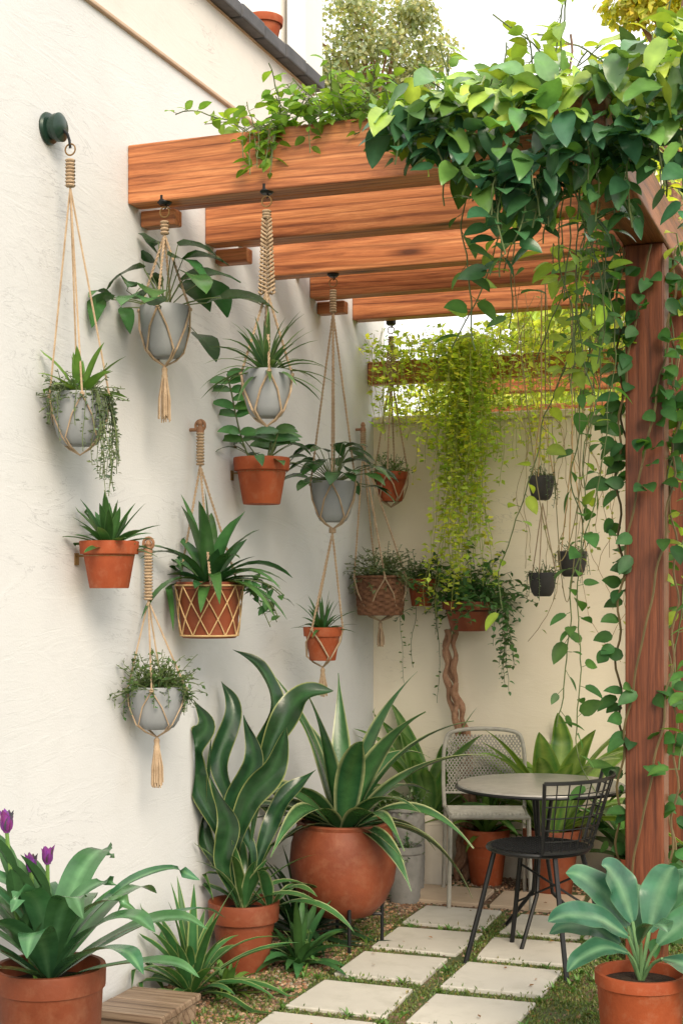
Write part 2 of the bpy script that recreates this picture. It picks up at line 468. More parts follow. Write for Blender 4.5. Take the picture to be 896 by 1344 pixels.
def cords(parent,ztop,Rr,H,kind='thin',n=4,tassel=0,bottomz=0,ring=True,hook=None,rot=.4,knotlen=.06,offx=0,offy=0,wrap=0,under=True):
    B=MB(); rc=.0034 if kind=='thin' else .0052
    kz=ztop-(.05 if ring else .01)
    if ring:
        G=MB(); G.ring((offx,offy,ztop-.02),.018,.0028,'y'); G.obj('ring','brass',parent)
    B.lathe([(.004,0),(.010,.004),(.012,.5*knotlen),(.010,knotlen-.004),(.004,knotlen)],10,o=(offx,offy,kz-knotlen))
    nk=max(3,int(knotlen/.011))
    for j in range(nk):
        B.ring((offx,offy,kz-knotlen*(j+.5)/nk),.0125,.0045,'z',seg=10,sides=5)
    if wrap:
        for st in range(5):
            q=[]
            m=90
            for i in range(m+1):
                t=i/m; zz=kz-knotlen-wrap*t; ph=2*math.pi*st/5
                q.append((offx*(1-t*.3)+.015*math.sin(t*wrap/.07*2*math.pi+ph)*(1+t*.9),offy+.010*math.sin(2*(t*wrap/.07*2*math.pi+ph)),zz))
            B.tube(q,.0042,5)
    z0=kz-knotlen-wrap*.95
    for k in range(n):
        a=rot+2*math.pi*k/n
        rim=V(math.cos(a)*Rr*1.05,math.sin(a)*Rr*1.05,H*.93)
        s0=V(offx*.7 if wrap else offx,offy,z0)
        if kind=='thin': B.tube([s0,s0.lerp(rim,.5),rim],rc,6)
        else: B.rope([s0,rim],rc,2,.03)
        if kind!='net':
            for sgn in (-1,1):
                aa=a+sgn*math.pi/n*.9
                B.tube([rim,V(math.cos((a+aa)/2)*Rr*1.01,math.sin((a+aa)/2)*Rr*1.01,H*.55),V(math.cos(aa)*Rr*.84,math.sin(aa)*Rr*.84,H*.12),V(math.cos(aa)*Rr*.5,math.sin(aa)*Rr*.5,-.008),V(0,0,-.03)],rc*.7,5)
            B.lathe([(.001,-.008),(.008,-.003),(.008,.004),(.001,.009)],8,o=tuple(rim))
    B.obj('rope_hanger','rope',parent)
    if tassel:
        T=MB(); zb=-.03
        T.lathe([(.004,0),(.011,-.01),(.009,-.025),(.012,-.035),(.008,-.045)][::-1],10,o=(0,0,zb))
        for i in range(34):
            a=R.uniform(0,6.28); r0=.007; r1=R.uniform(.004,.022)
            T.tube([(r0*math.cos(a),r0*math.sin(a),zb-.03),(r1*math.cos(a),r1*math.sin(a),zb-.03-tassel*.5),(r1*1.05*math.cos(a),r1*1.05*math.sin(a),zb-.03-tassel*R.uniform(.85,1))],.0024,4)
        T.obj('tassel','rope',parent)
    if hook=='beam':
        K=MB(); K.lathe([(.001,-.03),(.018,-.03),(.026,-.022),(.026,0),(.001,0)],16,o=(offx,offy,ztop+.035))
        K.tube([(offx,offy,ztop+.02),(offx,offy,ztop+.008),(offx+.008,offy,ztop-.002),(offx,offy,ztop-.010)],.003,5)
        K.obj('hook','blackmetal',parent)
    if hook=='knob':
        K=MB()
        x0=-parent.location.x
        K.tube([(x0+.001,offy,ztop+.0),(offx+.004,offy,ztop)],.007,8)
        K.lathe([(.004,0),(.014,.006),(.016,.02),(.010,.034),(.013,.042),(.008,.055),(.002,.058)],14,o=(offx,offy,ztop-.02))
        K.obj('wall_hook','knobwood',parent)

G_HANG='planters hanging on and beside the wall'
def wallclamp(F,S,x):
    F.clampx(-x+.006); S.clampx(-x+.006)
# 1
P=thing('hanging_planter','grey pot in long macrame cord from green wall hook','hanging planter',(.12,4.04,1.948),G_HANG)
pot('bowl',.09,.165,'grey',P)
cords(P,.965,.09,.165,'thin',4,0,ring=True,rot=.6,knotlen=.09,offx=-.035)
K=MB()
K.lathe([(.001,0),(.05,0),(.052,.006),(.048,.014),(.034,.018),(.032,.03),(.044,.034),(.046,.05),(.03,.06),(.001,.062)],28)
ko=K.obj('wall_knob','greenknob',P,(-.12+.001,0,1.02)); ko.rotation_euler=(0,math.radians(90),0)
K=MB(); K.tube([(-.06,0,1.01),(-.045,0,.995),(-.038,0,.975),(-.035,0,.95)],.005,6); K.obj('hook','blackmetal',P)
F=MB();S=MB()
rosette(F,(0,0,.15),18,.18,.036,(15,85),.9,LT)
bushy(F,S,(0,0,.15),90,.13,.016,GG,(0,60),rr=.05)
trailing(F,S,(0,0,.15),.09,24,.14,.016,GG)
trailing(F,S,(0,0,.15),.09,24,.30,.016,GG,azr=(-.9,.9))
wallclamp(F,S,.12); F.obj('foliage','leaf',P); S.obj('stems','stem',P)
# 2
P=thing('hanging_planter','grey pot with broad philodendron leaves and tassel under beam','hanging planter',(.135,4.60,2.31),G_HANG)
pot('bowl',.088,.18,'grey',P)
cords(P,.535,.088,.18,'rope',4,.17,hook='beam',rot=.2,knotlen=.05)
F=MB();S=MB()
leafy(F,S,(0,0,.16),24,.25,.20,.11,MD,(-5,85),shape='ovate',droop=1.0)
wallclamp(F,S,.135); F.obj('foliage','leafgloss',P); S.obj('stems','stem',P)
# 3
P=thing('hanging_planter','grey pot with spiky plant in thick braided macrame','hanging planter',(.526,4.60,2.083),G_HANG)
pot('bowl',.084,.16,'grey',P)
cords(P,.765,.084,.16,'rope',4,0,hook='beam',rot=.5,knotlen=.03,wrap=.26)
F=MB();S=MB()
rosette(F,(0,0,.14),54,.23,.021,(5,88),1.2,(.07,.15,.06),(.2,.28,.12))
F.obj('foliage','leaf',P)
# 4
def wallpot(loc,Rr,H,label,mat='terra'):
    P=thing('wall_planter',label,'wall planter',loc,'terracotta pots fixed to the wall')
    pot('terra',Rr,H,mat,P)
    K=MB(); K.ring((0,0,H*.69),Rr*.86,.0025,'z',seg=28)
    K.box((-loc[0]+.001,-.012,H*.69-.03),(-loc[0]+.005,.012,H*.69+.01)); K.tube([(-loc[0]+.003,0,H*.69),(-Rr*.85,0,H*.69)],.004,6)
    K.obj('bracket','brass',P)
    return P
P=wallpot((.135,5.47,1.838),.113,.19,'terracotta wall pot with upright leafy stems')
F=MB();S=MB()
for (o0,d,h,nn) in (((-.03,-.04,.16),(-.12,-.42,1),.42,1),((.02,.0,.16),(.3,.3,1),.16,2),((0,.05,.16),(.1,.6,.8),.20,2),((.04,-.03,.16),(.5,-.1,.9),.16,1)):
    for j in range(nn):
        pts=walk(o0,Vector(d)+rnd3()*.15,h,.035,.06)
        S.tube(pts,.0035,5,STEM)
        for k in range(3,len(pts)):
            for sg in (-1,1):
                if R.random()<.2: continue
                d2=(Rv*sg+UP*R.uniform(.1,.6)-Fv*R.uniform(-.2,.5)).normalized()
                F.leaf(pts[k],d2,UP*.7-Fv+rnd3()*.2,R.uniform(.08,.12),.045,vary((.06,.17,.05)),.7,6,.2,'ovate')
leafy(F,S,(0,0,.16),10,.15,.12,.045,MD,(10,60))
wallclamp(F,S,.135); F.obj('foliage','leafgloss',P); S.obj('stems','stem',P)
# 5
P=thing('hanging_planter','terracotta pot in gold netted cords with arching leaves','hanging planter',(.15,4.938,1.308),G_HANG)
pot('cyl',.122,.21,'terra_dark',P)
cords(P,.80,.124,.21,'net',3,0,ring=False,hook='knob',rot=1.0,knotlen=.13,offx=-.105,offy=.14)
K=MB(); K.ring((-.105,.14,.815),.02,.006,'y'); K.obj('ring','knobwood',P)
K=MB(); nn=11
for k in range(nn):
    for sg in (-1,1):
        pts=[]
        for i in range(13):
            t=i/12; a=2*math.pi*k/nn+sg*t*2*math.pi/nn*1.5
            rr=.122*(.85+.15*t)+.006
            pts.append((rr*math.cos(a),rr*math.sin(a),.01+.185*t))
        K.tube(pts,.0025,5)
K.ring((0,0,.01),.108,.004,'z',seg=32);K.ring((0,0,.197),.129,.0035,'z',seg=32)
K.obj('cord_net','ropegold',P)
F=MB();S=MB()
rosette(F,(0,0,.19),30,.36,.054,(8,85),1.5,MD,None,'lance',9)
rosette(F,(0,0,.19),12,.22,.06,(10,60),.9,(.03,.095,.035),None,'ovate')
for k in range(5): strand(F,S,walk((.05,R.uniform(-.02,.1),.2),(.5,.7,.4),.30,.03,.12,.16),.03,.06,.03,MD,.002)
wallclamp(F,S,.15); F.obj('foliage','leafgloss',P); S.obj('stems','stem',P)
# 6
P=wallpot((.125,4.22,1.495),.095,.155,'terracotta wall pot with low spiky rosette')
F=MB();S=MB(); rosette(F,(0,0,.13),36,.17,.034,(5,88),.55,MD,(.10,.22,.08),'lance')
bushy(F,S,(0,0,.13),14,.08,.012,LT,(0,60),rr=.05)
wallclamp(F,S,.125); F.obj('foliage','leaf',P)
S.obj('stems','stem',P)
# 7
P=thing('hanging_planter','grey bowl with bushy herb and long tassel on wooden hook','hanging planter',(.12,4.569,1.0),G_HANG)
pot('bowl',.098,.15,'grey',P)
cords(P,.63,.098,.15,'thin',4,.15,ring=False,hook='knob',rot=.3,knotlen=.17,offx=-.075,offy=.08)
K=MB(); K.ring((-.075,.08,.655),.02,.006,'y'); K.obj('ring','knobwood',P)
F=MB();S=MB()
bushy(F,S,(0,0,.13),190,.15,.020,(.08,.15,.045),(0,85),rr=.06)
trailing(F,S,(0,0,.14),.095,24,.10,.017,MD)
wallclamp(F,S,.12); F.obj('foliage','leaf',P); S.obj('stems','stem',P)
# 8
P=thing('hanging_planter','grey pot with broad dark leaves on beam cord','hanging planter',(.288,5.90,1.781),G_HANG)
pot('bowl',.094,.175,'grey',P)
cords(P,1.06,.094,.175,'rope',4,0,hook='beam',rot=.3,knotlen=.10)
F=MB();S=MB()
leafy(F,S,(0,0,.16),38,.19,.14,.07,MD,(5,90),shape='ovate')
wallclamp(F,S,.28); F.obj('foliage','leafgloss',P); S.obj('stems','stem',P)
P=thing('hanging_planter','small terracotta pot with tassel slung below grey pot','hanging planter',(.24,5.90,1.179),G_HANG)
pot('terra',.083,.145,'terra',P)
cords(P,.585,.083,.145,'rope',3,.10,ring=False,rot=.3,knotlen=.02,offx=.045)
F=MB();S=MB(); rosette(F,(0,0,.12),24,.17,.022,(20,88),.8,MD); F.obj('foliage','leaf',P)
# 9
P=thing('hanging_planter','small terracotta pot with fern on knotted beam cord','hanging planter',(.166,7.085,1.939),G_HANG)
pot('terra',.085,.15,'terra',P)
cords(P,.90,.085,.15,'rope',4,0,hook='beam',rot=.1,knotlen=.05,wrap=.15)
F=MB();S=MB(); bushy(F,S,(0,0,.13),50,.14,.02,LT,(20,85),rr=.03); F.obj('foliage','leaf',P); S.obj('stems','stem',P)
# 10
P=thing('hanging_planter','woven brown basket with grey-green shrub and cords','hanging planter',(.16,6.93,1.356),G_HANG)
pot('weave',.125,.20,'woven',P)
cords(P,.95,.127,.2,'rope',4,.10,ring=False,hook='knob',rot=.5,knotlen=.10,offx=-.12,offy=.08)
F=MB();S=MB(); bushy(F,S,(0,0,.17),120,.22,.021,(.13,.19,.09),(10,85),rr=.06)
wallclamp(F,S,.16); F.obj('foliage','leaf',P); S.obj('stems','stem',P)
# 11
P=thing('wall_planter','small terracotta pot with fine green fern','wall planter',(.30,7.18,1.40),'terracotta pots fixed to the wall')
pot('terra',.075,.14,'terra',P)
K=MB(); K.ring((0,0,.097),.066,.003,'z'); K.box((-.012,.101,.05),(.012,.108,.12)); K.tube([(0,.105,.097),(0,.066,.097)],.004,6); K.obj('bracket','brass',P)
F=MB();S=MB(); bushy(F,S,(0,0,.12),80,.18,.022,(.08,.18,.05),(10,85),rr=.04); trailing(F,S,(-.02,-.02,.13),.08,6,.6,.024,LT,sp=.03)
F.clampy(.1);S.clampy(.1); F.obj('foliage','leaf',P); S.obj('stems','stem',P)
# 12
P=thing('wall_planter','wide aged terracotta planter with spilling shrub on cream wall','wall planter',(.56,7.14,1.275),'terracotta pots fixed to the wall')
pot('terra',.13,.15,'terra_dark',P)
K=MB(); K.ring((0,0,.103),.114,.003,'z'); K.box((-.015,.141,.05),(.015,.148,.13)); K.tube([(0,.146,.103),(0,.115,.103)],.004,6); K.obj('bracket','blackmetal',P)
F=MB();S=MB(); bushy(F,S,(0,0,.13),95,.33,.040,(.06,.165,.05),(15,85),rr=.07,sp=.018,grav=.08,W=.55,simple=False)
trailing(F,S,(.04,-.02,.13),.14,9,.42,.036,(.08,.2,.06),sp=.022,azr=(-.7,.4),simple=False)
F.clampy(.14);S.clampy(.14); F.obj('foliage','leaf',P); S.obj('stems','stem',P)
# 14
def small(loc,Rr,H,ztop,label,hook):
    P=thing('hanging_planter',label,'hanging planter',loc,G_HANG)
    pot('bowl',Rr,H,'darkpot',P)
    B=MB()
    for k in range(3):
        a=.5+2.094*k
        B.tube([(0,0,ztop*.45 if ztop>.5 else ztop),(Rr*math.cos(a),Rr*math.sin(a),H*.95)],.0028,5)
    if ztop>.5: B.tube([(0,0,ztop*.45),(0,0,ztop)],.0035,5)
    B.obj('rope_hanger','ropegold' if hook else 'rope',P)
    F=MB();S=MB(); bushy(F,S,(0,0,H*.85),34,.075,.014,(.12,.2,.06),(5,85),rr=.025); trailing(F,S,(0,0,H*.9),Rr,8,.14,.013,GG)
    F.obj('foliage','leaf',P); S.obj('stems','stem',P)
small((1.053,6.6,1.9),.06,.11,.96,'small dark pot with creeping succulents on thin cord',True)
small((1.058,6.6,1.455),.064,.11,.43,'small dark pot slung below another on cord',False)
small((1.157,6.8,1.547),.07,.12,1.31,'small dark hanging pot with wispy green',True)

# ------------------------------------------------------------ structure: walls
H=thing('house_wall','white rendered house wall with slate coping','house wall',(0,0,0))
B=MB(); B.box((-.28,-3,-.05),(0,7.48,3.47)); B.obj('wall','wallL',H,smooth=False)
B=MB(); B.box((-.28,-3,3.485),(-.008,6.42,3.84)); B.obj('upper_wall','wallU',H,smooth=False)
B=MB(); B.box((-.29,-3,3.47),(.016,7.49,3.485)); B.obj('ledge','trim',H,smooth=False,bevel=.004)
B=MB(); y=-3
while y<6.4:
    B.box((-.35,y,3.845+R.uniform(0,.006)),(.05+R.uniform(-.004,.004),y+.235,3.905+R.uniform(0,.008))); y+=.242
B.obj('coping','slate',H,smooth=False,bevel=.008)
B=MB(); B.box((-.30,-3,3.84),(.0,6.44,3.846)); B.obj('coping_bed','trim',H,smooth=False)
W=thing('garden_wall','cream rendered garden wall closing the patio','garden wall',(0,0,0))
B=MB(); B.box((.0005,7.29,-.05),(6.0,7.48,2.36)); B.obj('wall','wallB',W,smooth=False)
B=MB(); B.box((.0005,7.27,2.362),(6.0,7.5,2.40)); B.obj('coping','wallB',W,smooth=False,bevel=.006)
C=thing('chimney','white painted chimney stack rising behind slate coping','chimney',(-.62,7.55,0))
B=MB(); B.box((-.2,-.1,0),(.02,.2,5.6)); B.box((.05,-.08,0),(.16,.2,5.6)); B.box((-.25,-.14,5.6),(.2,.25,5.7)); B.obj('stack','whitepaint',C,smooth=False,bevel=.008)
P=thing('potted_plant','terracotta pot standing on slate coping','plant pot',(-.06,5.95,3.914))
pot('terra',.085,.12,'terra',P)

# ------------------------------------------------------------ pergola
PG=thing('pergola','reddish stained timber pergola fixed to white wall','pergola',(0,0,0))
def beam(a,b2,mat,name='beam',parent=PG):
    cx=[(p+q)/2 for p,q in zip(a,b2)]
    B=MB(); B.box(tuple(p-c for p,c in zip(a,cx)),tuple(q-c for q,c in zip(b2,cx)))
    return B.obj(name,mat,parent,tuple(cx),smooth=False,bevel=.006)
main=[4.62,5.258,5.90,6.40,7.0]
for i,y in enumerate(main):
    h=.21 if i==0 else .185
    beam((.001,y-.045,2.86),(1.548,y+.045,2.86+h),'woodx')
    if i<4:
        yy=y+.30
        beam((.001,yy-.03,2.925),(1.548,yy+.03,3.05),'woodx')
    if i in (0,1,3): beam((.001,y+.05,2.80),(.14,y+.11,2.858),'woodx','bracket')
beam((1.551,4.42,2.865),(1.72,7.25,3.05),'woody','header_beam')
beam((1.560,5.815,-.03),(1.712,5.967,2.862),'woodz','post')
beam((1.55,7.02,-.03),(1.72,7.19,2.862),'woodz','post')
beam((.002,7.19,2.56),(1.54,7.262,2.68),'woodx','beam')

# ------------------------------------------------------------ ground
B=MB(); B.v=[(-150,-150,0),(150,-150,0),(150,150,0),(-150,150,0)]; B.c=[(.1,.1,.1)]*4; B.f=[(0,1,2,3)]
g=B.obj('ground','ground',smooth=False); tag(g,'gravelly garden soil with moss','ground',kind='structure')
def paver(x0,y0,x1,y1,z,mat,label):
    cx,cy=(x0+x1)/2,(y0+y1)/2; hx,hy=(x1-x0)/2,(y1-y0)/2
    B=MB(); j=[R.uniform(-.012,.012) for _ in range(8)]
    top=[(-hx+j[0],-hy+j[1]),(hx+j[2],-hy+j[3]),(hx+j[4],hy+j[5]),(-hx+j[6],hy+j[7])]
    for zz in (-.02,z):
        for p in top: B.v.append((p[0],p[1],zz)); B.c.append((.5,.5,.5))
    B.f=[(3,2,1,0),(4,5,6,7),(0,1,5,4),(1,2,6,5),(2,3,7,6),(3,0,4,7)]
    ob=B.obj('stepping_stone',mat,None,(cx,cy,0),smooth=False,bevel=.004)
    tag(ob,label,'stepping stone','stepping stones in the path')
PV=[]
y=3.40
while y<6.2:
    a=(.53+R.uniform(-.01,.01),y); PV.append((a[0],a[1],a[0]+.37,a[1]+.365))
    a=(.985+R.uniform(-.01,.01),y-.03); PV.append((a[0],a[1],a[0]+.375,a[1]+.36))
    y+=.455
for q in PV: paver(*q,.012+R.uniform(0,.004),'paver','square pale stone slab set in moss')
yb=y
for x in (.36,.80,1.24,1.68):
    q=(x,y,x+.40,y+.34); PV.append(q); paver(*q,.016+R.uniform(0,.005),'paverwarm','warm sandstone slab at patio edge')
def onpav(x,y,e=.004):
    for q in PV:
        if q[0]-e<x<q[2]+e and q[1]-e<y<q[3]+e: return True
    return False
B=MB()
def pebble(x,y,s,c):
    n=len(B.v); a0=R.uniform(0,6.28)
    for k in range(5):
        a=a0+2*math.pi*k/5; B.v.append((x+s*math.cos(a)*R.uniform(.7,1.1),y+s*math.sin(a)*R.uniform(.7,1.1),.001)); B.c.append(c)
    for k in range(5):
        a=a0+2*math.pi*k/5; B.v.append((x+s*.6*math.cos(a),y+s*.6*math.sin(a),s*.75)); B.c.append(c)
    for k in range(5): B.f.append((n+k,n+(k+1)%5,n+5+(k+1)%5,n+5+k))
    B.f.append(tuple(n+5+k for k in range(5)))
for i in range(15000):
    r=R.random()
    if r<.6: x,y=R.uniform(0,.50),R.uniform(3.6,7.2)
    elif r<.66: x,y=R.uniform(.5,2.2),R.uniform(3.6,6.6)
    else: x,y=R.uniform(0,2.6),R.uniform(6.4,7.28)
    if onpav(x,y,.012) : continue
    t=R.random(); c=(.33,.21,.14) if t<.4 else ((.20,.115,.075) if t<.7 else ((.40,.32,.25) if t<.85 else (.10,.065,.05)))
    pebble(x,y,R.uniform(.004,.011),vary(c,.2))
tag(B.obj('gravel','pebble',smooth=False),'warm brown gravel around the plants','gravel',kind='stuff')
B=MB()
for i in range(70000):
    x=R.uniform(.26,1.9); y=R.uniform(3.5,6.45)
    if R.random()<.25: x=R.uniform(1.35,2.6)
    if onpav(x,y,-.012 if R.random()<.18 else .003) : continue
    mm=math.sin(x*9+y*5)+math.sin(y*13-x*7)+.6*math.sin(x*31+y*17)+R.uniform(-.9,.9)
    if mm<(-1.3 if .5<x<1.4 else -.5): continue
    d=(UP+rnd3()*.8).normalized(); l=R.uniform(.008,.022)
    z=.0 if not onpav(x,y) else .013
    B.diamond((x,y,z),d,rnd3(),l,.006,vary((.12,.19,.045) if R.random()<.7 else (.21,.20,.08),.35))
for i in range(300):
    x=R.uniform(.30,2.2); y=R.uniform(3.9,6.4)
    if onpav(x,y,.0) : continue
    for k in range(9): B.leaf((x,y,0),az_el(R.uniform(0,6.28),R.uniform(.3,1.3)),UP,R.uniform(.02,.05),.012,vary((.10,.22,.05),.3),.8,3,.2,'ovate')
tag(B.obj('moss','leaf',smooth=False),'low green moss and grass between slabs','moss',kind='stuff')
B=MB()
for i in range(260):
    x=R.uniform(.05,1.9);y=R.uniform(4.2,7.2)
    if onpav(x,y) and R.random()<.75: continue
    B.diamond((x,y,.012 if not onpav(x,y) else .022),az_el(R.uniform(0,6.28),.1),UP+rnd3()*.3,R.uniform(.010,.028),.012,vary((.28,.13,.04),.4))
tag(B.obj('leaf_litter','leaf'),'scattered dry brown leaves','leaf litter',kind='stuff')
P=thing('wooden_block','low weathered wooden block step beside the wall','wooden block',(.17,4.40,0))
B=MB(); B.box((-.12,-.14,.0),(.12,.14,.065)); B.obj('block','oldwood',P,smooth=False,bevel=.008)
B=MB(); B.box((-.135,-.155,.066),(.135,-.002,.092)); B.box((-.135,.003,.066),(.13,.155,.090)); B.obj('board','oldwood',P,smooth=False,bevel=.005)

# ------------------------------------------------------------ floor plants
G_POT='potted plants along the patio wall'
P=thing('potted_plant','broad glossy leaves and purple buds in terracotta pot','potted plant',(.34,3.50,0),G_POT)
pot('cyl',.15,.45,'terra_dark',P)
F=MB();S=MB()
for i in range(26):
    az=i*2.399; t=i/25; el=math.radians(20+62*t); l=R.uniform(.36,.50); d=az_el(az,el); h=az_el(az,0)
    o0=V(0,0,.40)
    pts=[o0,o0+d*l*.33,o0+d*l*.60+h*l*.12,o0+d*l*.72+h*l*.32-UP*l*.02,o0+d*l*.72+h*l*.50-UP*l*.10]
    nv=(UP-d*d.z)
    F.leafpath(pts,R.uniform(.07,.10),nv,vary((.055,.165,.075),.3),None,22,.18,.03,(R.uniform(-.3,.3),R.uniform(-.3,.3)),.50,(.12,.28,.14),.8)
wallclamp(F,S,.34); F.obj('foliage','leafgloss',P,sharp=85)
for (dx,dy,h,s) in ((-.12,-.03,.42,1.2),(-.06,.0,.31,.95),(-.02,.02,.33,1.0)):
    K=MB();S=MB()
    S.tube([(dx*.3,dy*.3,.4),(dx*.8,dy,.4+h*.5),(dx,dy,.4+h)],.006,6,LT)
    for q in (.3,.6,.8,.9):
        F2=V(dx*.6+dx*.3*q,dy*.6,.4+h*q*.8); S.leaf(F2,az_el(q*19,1.0),az_el(q*19+3.1,.3),.17,.05,MD,.4,7,.4,'lance')
    for q in range(11):
        a=q*2.4; d=az_el(a,1.36) 
        K.leaf((dx+.009*math.cos(a),dy+.009*math.sin(a),.4+h-.005),d,az_el(a+math.pi,.2),.056*s*R.uniform(.7,1.05),.030*s,vary((.17,.035,.23) if q%3 else (.07,.06,.08),.25),.1,6,.6,'ovate')
    fo=K.obj('flower','purple',P); st=S.obj('flower_stem','stem',P)
P=thing('potted_plant','low variegated spider plant growing beside the wall','plant',(.17,4.74,0),G_POT)
F=MB();S=MB(); rosette(F,(0,0,.02),42,.39,.044,(20,88),1.2,(.04,.13,.04),(.36,.44,.18),'strap',9,.3)
wallclamp(F,S,.17);F.clampz(.01); F.obj('foliage','leaf',P)
P=thing('potted_plant','low leafy clump beside the terracotta pot','plant',(.26,4.86,0),G_POT)
F=MB();S=MB(); rosette(F,(0,0,.0),24,.15,.03,(5,80),1.0,LT,None,'lance',6,.3); bushy(F,S,(0,0,0),18,.11,.03,LT,(5,70),simple=False,sp=.02)
wallclamp(F,S,.26);F.clampz(.01); F.obj('foliage','leaf',P);S.obj('stems','stem',P)
P=thing('potted_plant','dark spear-leaf filler plant growing between two pots','plant',(.36,5.32,0),G_POT)
F=MB();S=MB(); rosette(F,(0,0,.0),30,.27,.04,(18,85),1.1,MD,None,'lance',7,.3); bushy(F,S,(0,0,0),22,.16,.03,(.09,.2,.05),(15,80),simple=False,sp=.02)
F.clampz(.01); F.obj('foliage','leaf',P);S.obj('stems','stem',P)
# tall plant
P=thing('potted_plant','tall twisting dark leaves with pale margins in terracotta pot','potted plant',(.175,5.20,0),G_POT)
pot('terra',.137,.27,'terra_dark',P)
F=MB();S=MB()
def lp(px,w,dep=0,c=DK,tw=(0,0),peak=.60,wave=.17):
    pts=[Rv*a+UP*z+Fv*(dep*(i/(len(px)-1))) for i,(a,z) in enumerate(px)]
    F.leafpath(pts,w,-Fv+UP*.15,vary(c,.15),(.30,.34,.13),40,.45,wave,tw,peak,(.03,.09,.035),.95,.12,bands=.10)
lp([(-.02,.24),(-.07,.48),(-.16,.68),(-.20,.85),(-.14,.96),(-.19,1.06)],.100,-.05,tw=(.7,-.5))
lp([(0,.24),(-.04,.55),(.04,.80),(.12,1.0),(.07,1.17),(-.05,1.25)],.092,.08,tw=(-.3,1.2))
lp([(.01,.24),(.03,.52),(.08,.80),(.15,.96),(.23,1.07),(.35,1.09)],.112,.02,tw=(.6,-.7),peak=.72)
lp([(.02,.24),(-.03,.46),(.02,.66),(.12,.80),(.17,.96)],.108,-.10,tw=(-.6,.5),peak=.66)
lp([(-.02,.24),(-.11,.42),(-.19,.58),(-.28,.74),(-.25,.91)],.085,.08,tw=(-.5,.8))
lp([(-.02,.24),(-.08,.42),(-.05,.58),(-.12,.77)],.09,-.12,tw=(.5,-.7))
lp([(.0,.24),(.03,.45),(-.04,.64),(.04,.82),(.0,1.0)],.092,-.02,tw=(1.2,-.4))
lp([(.0,.24),(.08,.5),(.16,.66),(.28,.77)],.078,.1,tw=(.3,-.8))
lp([(.0,.24),(-.04,.6),(-.10,.80),(-.05,1.0),(-.10,1.12)],.08,.14,tw=(-.8,.6))
rosette(F,(0,0,.24),16,.40,.046,(30,80),1.3,MD,(.42,.48,.24),'strap',10,.3,front=66)
rosette(F,(.10,.03,.24),6,.42,.05,(20,50),1.5,MD,(.42,.48,.24),'strap',10,.3,az0=.2,front=60)
wallclamp(F,S,.175);F.clampz(.01); F.obj('foliage','leafgloss',P,sharp=80)
P=thing('potted_plant','small clump of green spear leaves in gravel','plant',(.20,5.75,0),G_POT)
F=MB();S=MB(); rosette(F,(0,0,.0),50,.40,.04,(15,85),1.1,(.022,.075,.03),None,'lance',7,.3)
wallclamp(F,S,.20);F.clampz(.01); F.obj('foliage','leaf',P)
P=thing('potted_plant','arching variegated leaves in round terracotta pot on stand','potted plant',(.407,5.70,0),G_POT)
pot('round',.225,.39,'terra_dark',P,z=.13)
K=MB()
for k in range(4):
    a=.5+k*math.pi/2; x,y=math.cos(a)*.165,math.sin(a)*.165
    K.tube([(x,y,0),(x,y,.24)],.008,8)
    K.tube([(x,y,.125),(0,0,.125)],.007,6)
K.ring((0,0,.2),.172,.006,'z',seg=36); K.obj('stand','blackmetal',P)
F=MB();S=MB()
rosette(F,(0,0,.47),22,.70,.125,(28,84),1.6,(.032,.105,.042),(.46,.50,.27),'belly',18,.32,az0=.4,ridge=(.06,.17,.06),sp=.14,wave=.015)
rosette(F,(0,0,.47),10,.46,.105,(8,35),1.3,(.03,.095,.04),(.44,.48,.25),'belly',12,.32,az0=1.1)
F.clampx(-.40); F.obj('foliage','leafgloss',P,sharp=70)
# back cluster
P=thing('potted_plant','broad-leaved plant in cream cylindrical planter','potted plant',(.38,7.04,0),G_POT)
pot('cyl',.12,.36,'cream',P)
F=MB();S=MB()
rosette(F,(0,0,.32),18,.68,.12,(30,80),1.3,(.07,.20,.055),(.18,.32,.09),'ovate',13,.3,ridge=(.18,.32,.1),front=68)
wallclamp(F,S,.38);F.clampy(.24);F.obj('foliage','leafcanopy',P,sharp=70)
P=thing('potted_plant','ribbed grey concrete pot with small ferns','potted plant',(.40,6.58,0),G_POT)
pot('ribbed',.085,.27,'greyconc',P)
F=MB();S=MB(); bushy(F,S,(0,0,.22),30,.13,.022,MD,(10,80),rr=.04); F.obj('foliage','leaf',P);S.obj('stems','stem',P)
P=thing('potted_plant','woven grey planter with trailing grey foliage','potted plant',(.33,6.82,0),G_POT)
pot('weave',.095,.42,'greyconc',P)
F=MB();S=MB(); bushy(F,S,(0,0,.38),50,.15,.022,GG,(10,80),rr=.05); wallclamp(F,S,.33);F.obj('foliage','leaf',P);S.obj('stems','stem',P)
P=thing('potted_plant','terracotta pot with strappy green leaves by cream wall','potted plant',(.66,7.12,0),G_POT)
pot('terra',.115,.28,'terra',P)
F=MB();S=MB(); rosette(F,(0,0,.24),28,.32,.04,(20,85),1.0,LT,None,'lance'); F.clampy(.16);F.obj('foliage','leaf',P)
P=thing('potted_plant','large pointed leaves fanning from terracotta pot behind table','potted plant',(1.02,7.0,0),G_POT)
pot('terra',.14,.32,'terra_dark',P)
F=MB();S=MB()
rosette(F,(0,0,.29),22,.78,.15,(24,74),1.35,(.11,.25,.06),(.28,.42,.11),'ovate',14,.3,ridge=(.30,.44,.14),front=70,sp=.15)
F.clampy(.28);F.obj('foliage','leafcanopy',P,sharp=70)
P=thing('potted_plant','dark broad leaves in terracotta pot by cream wall','potted plant',(1.42,7.02,0),G_POT)
pot('cyl',.1,.2,'terra_dark',P)
F=MB();S=MB()
rosette(F,(0,0,.17),18,.50,.11,(22,75),1.2,(.06,.17,.05),None,'ovate',10,.3,front=62)
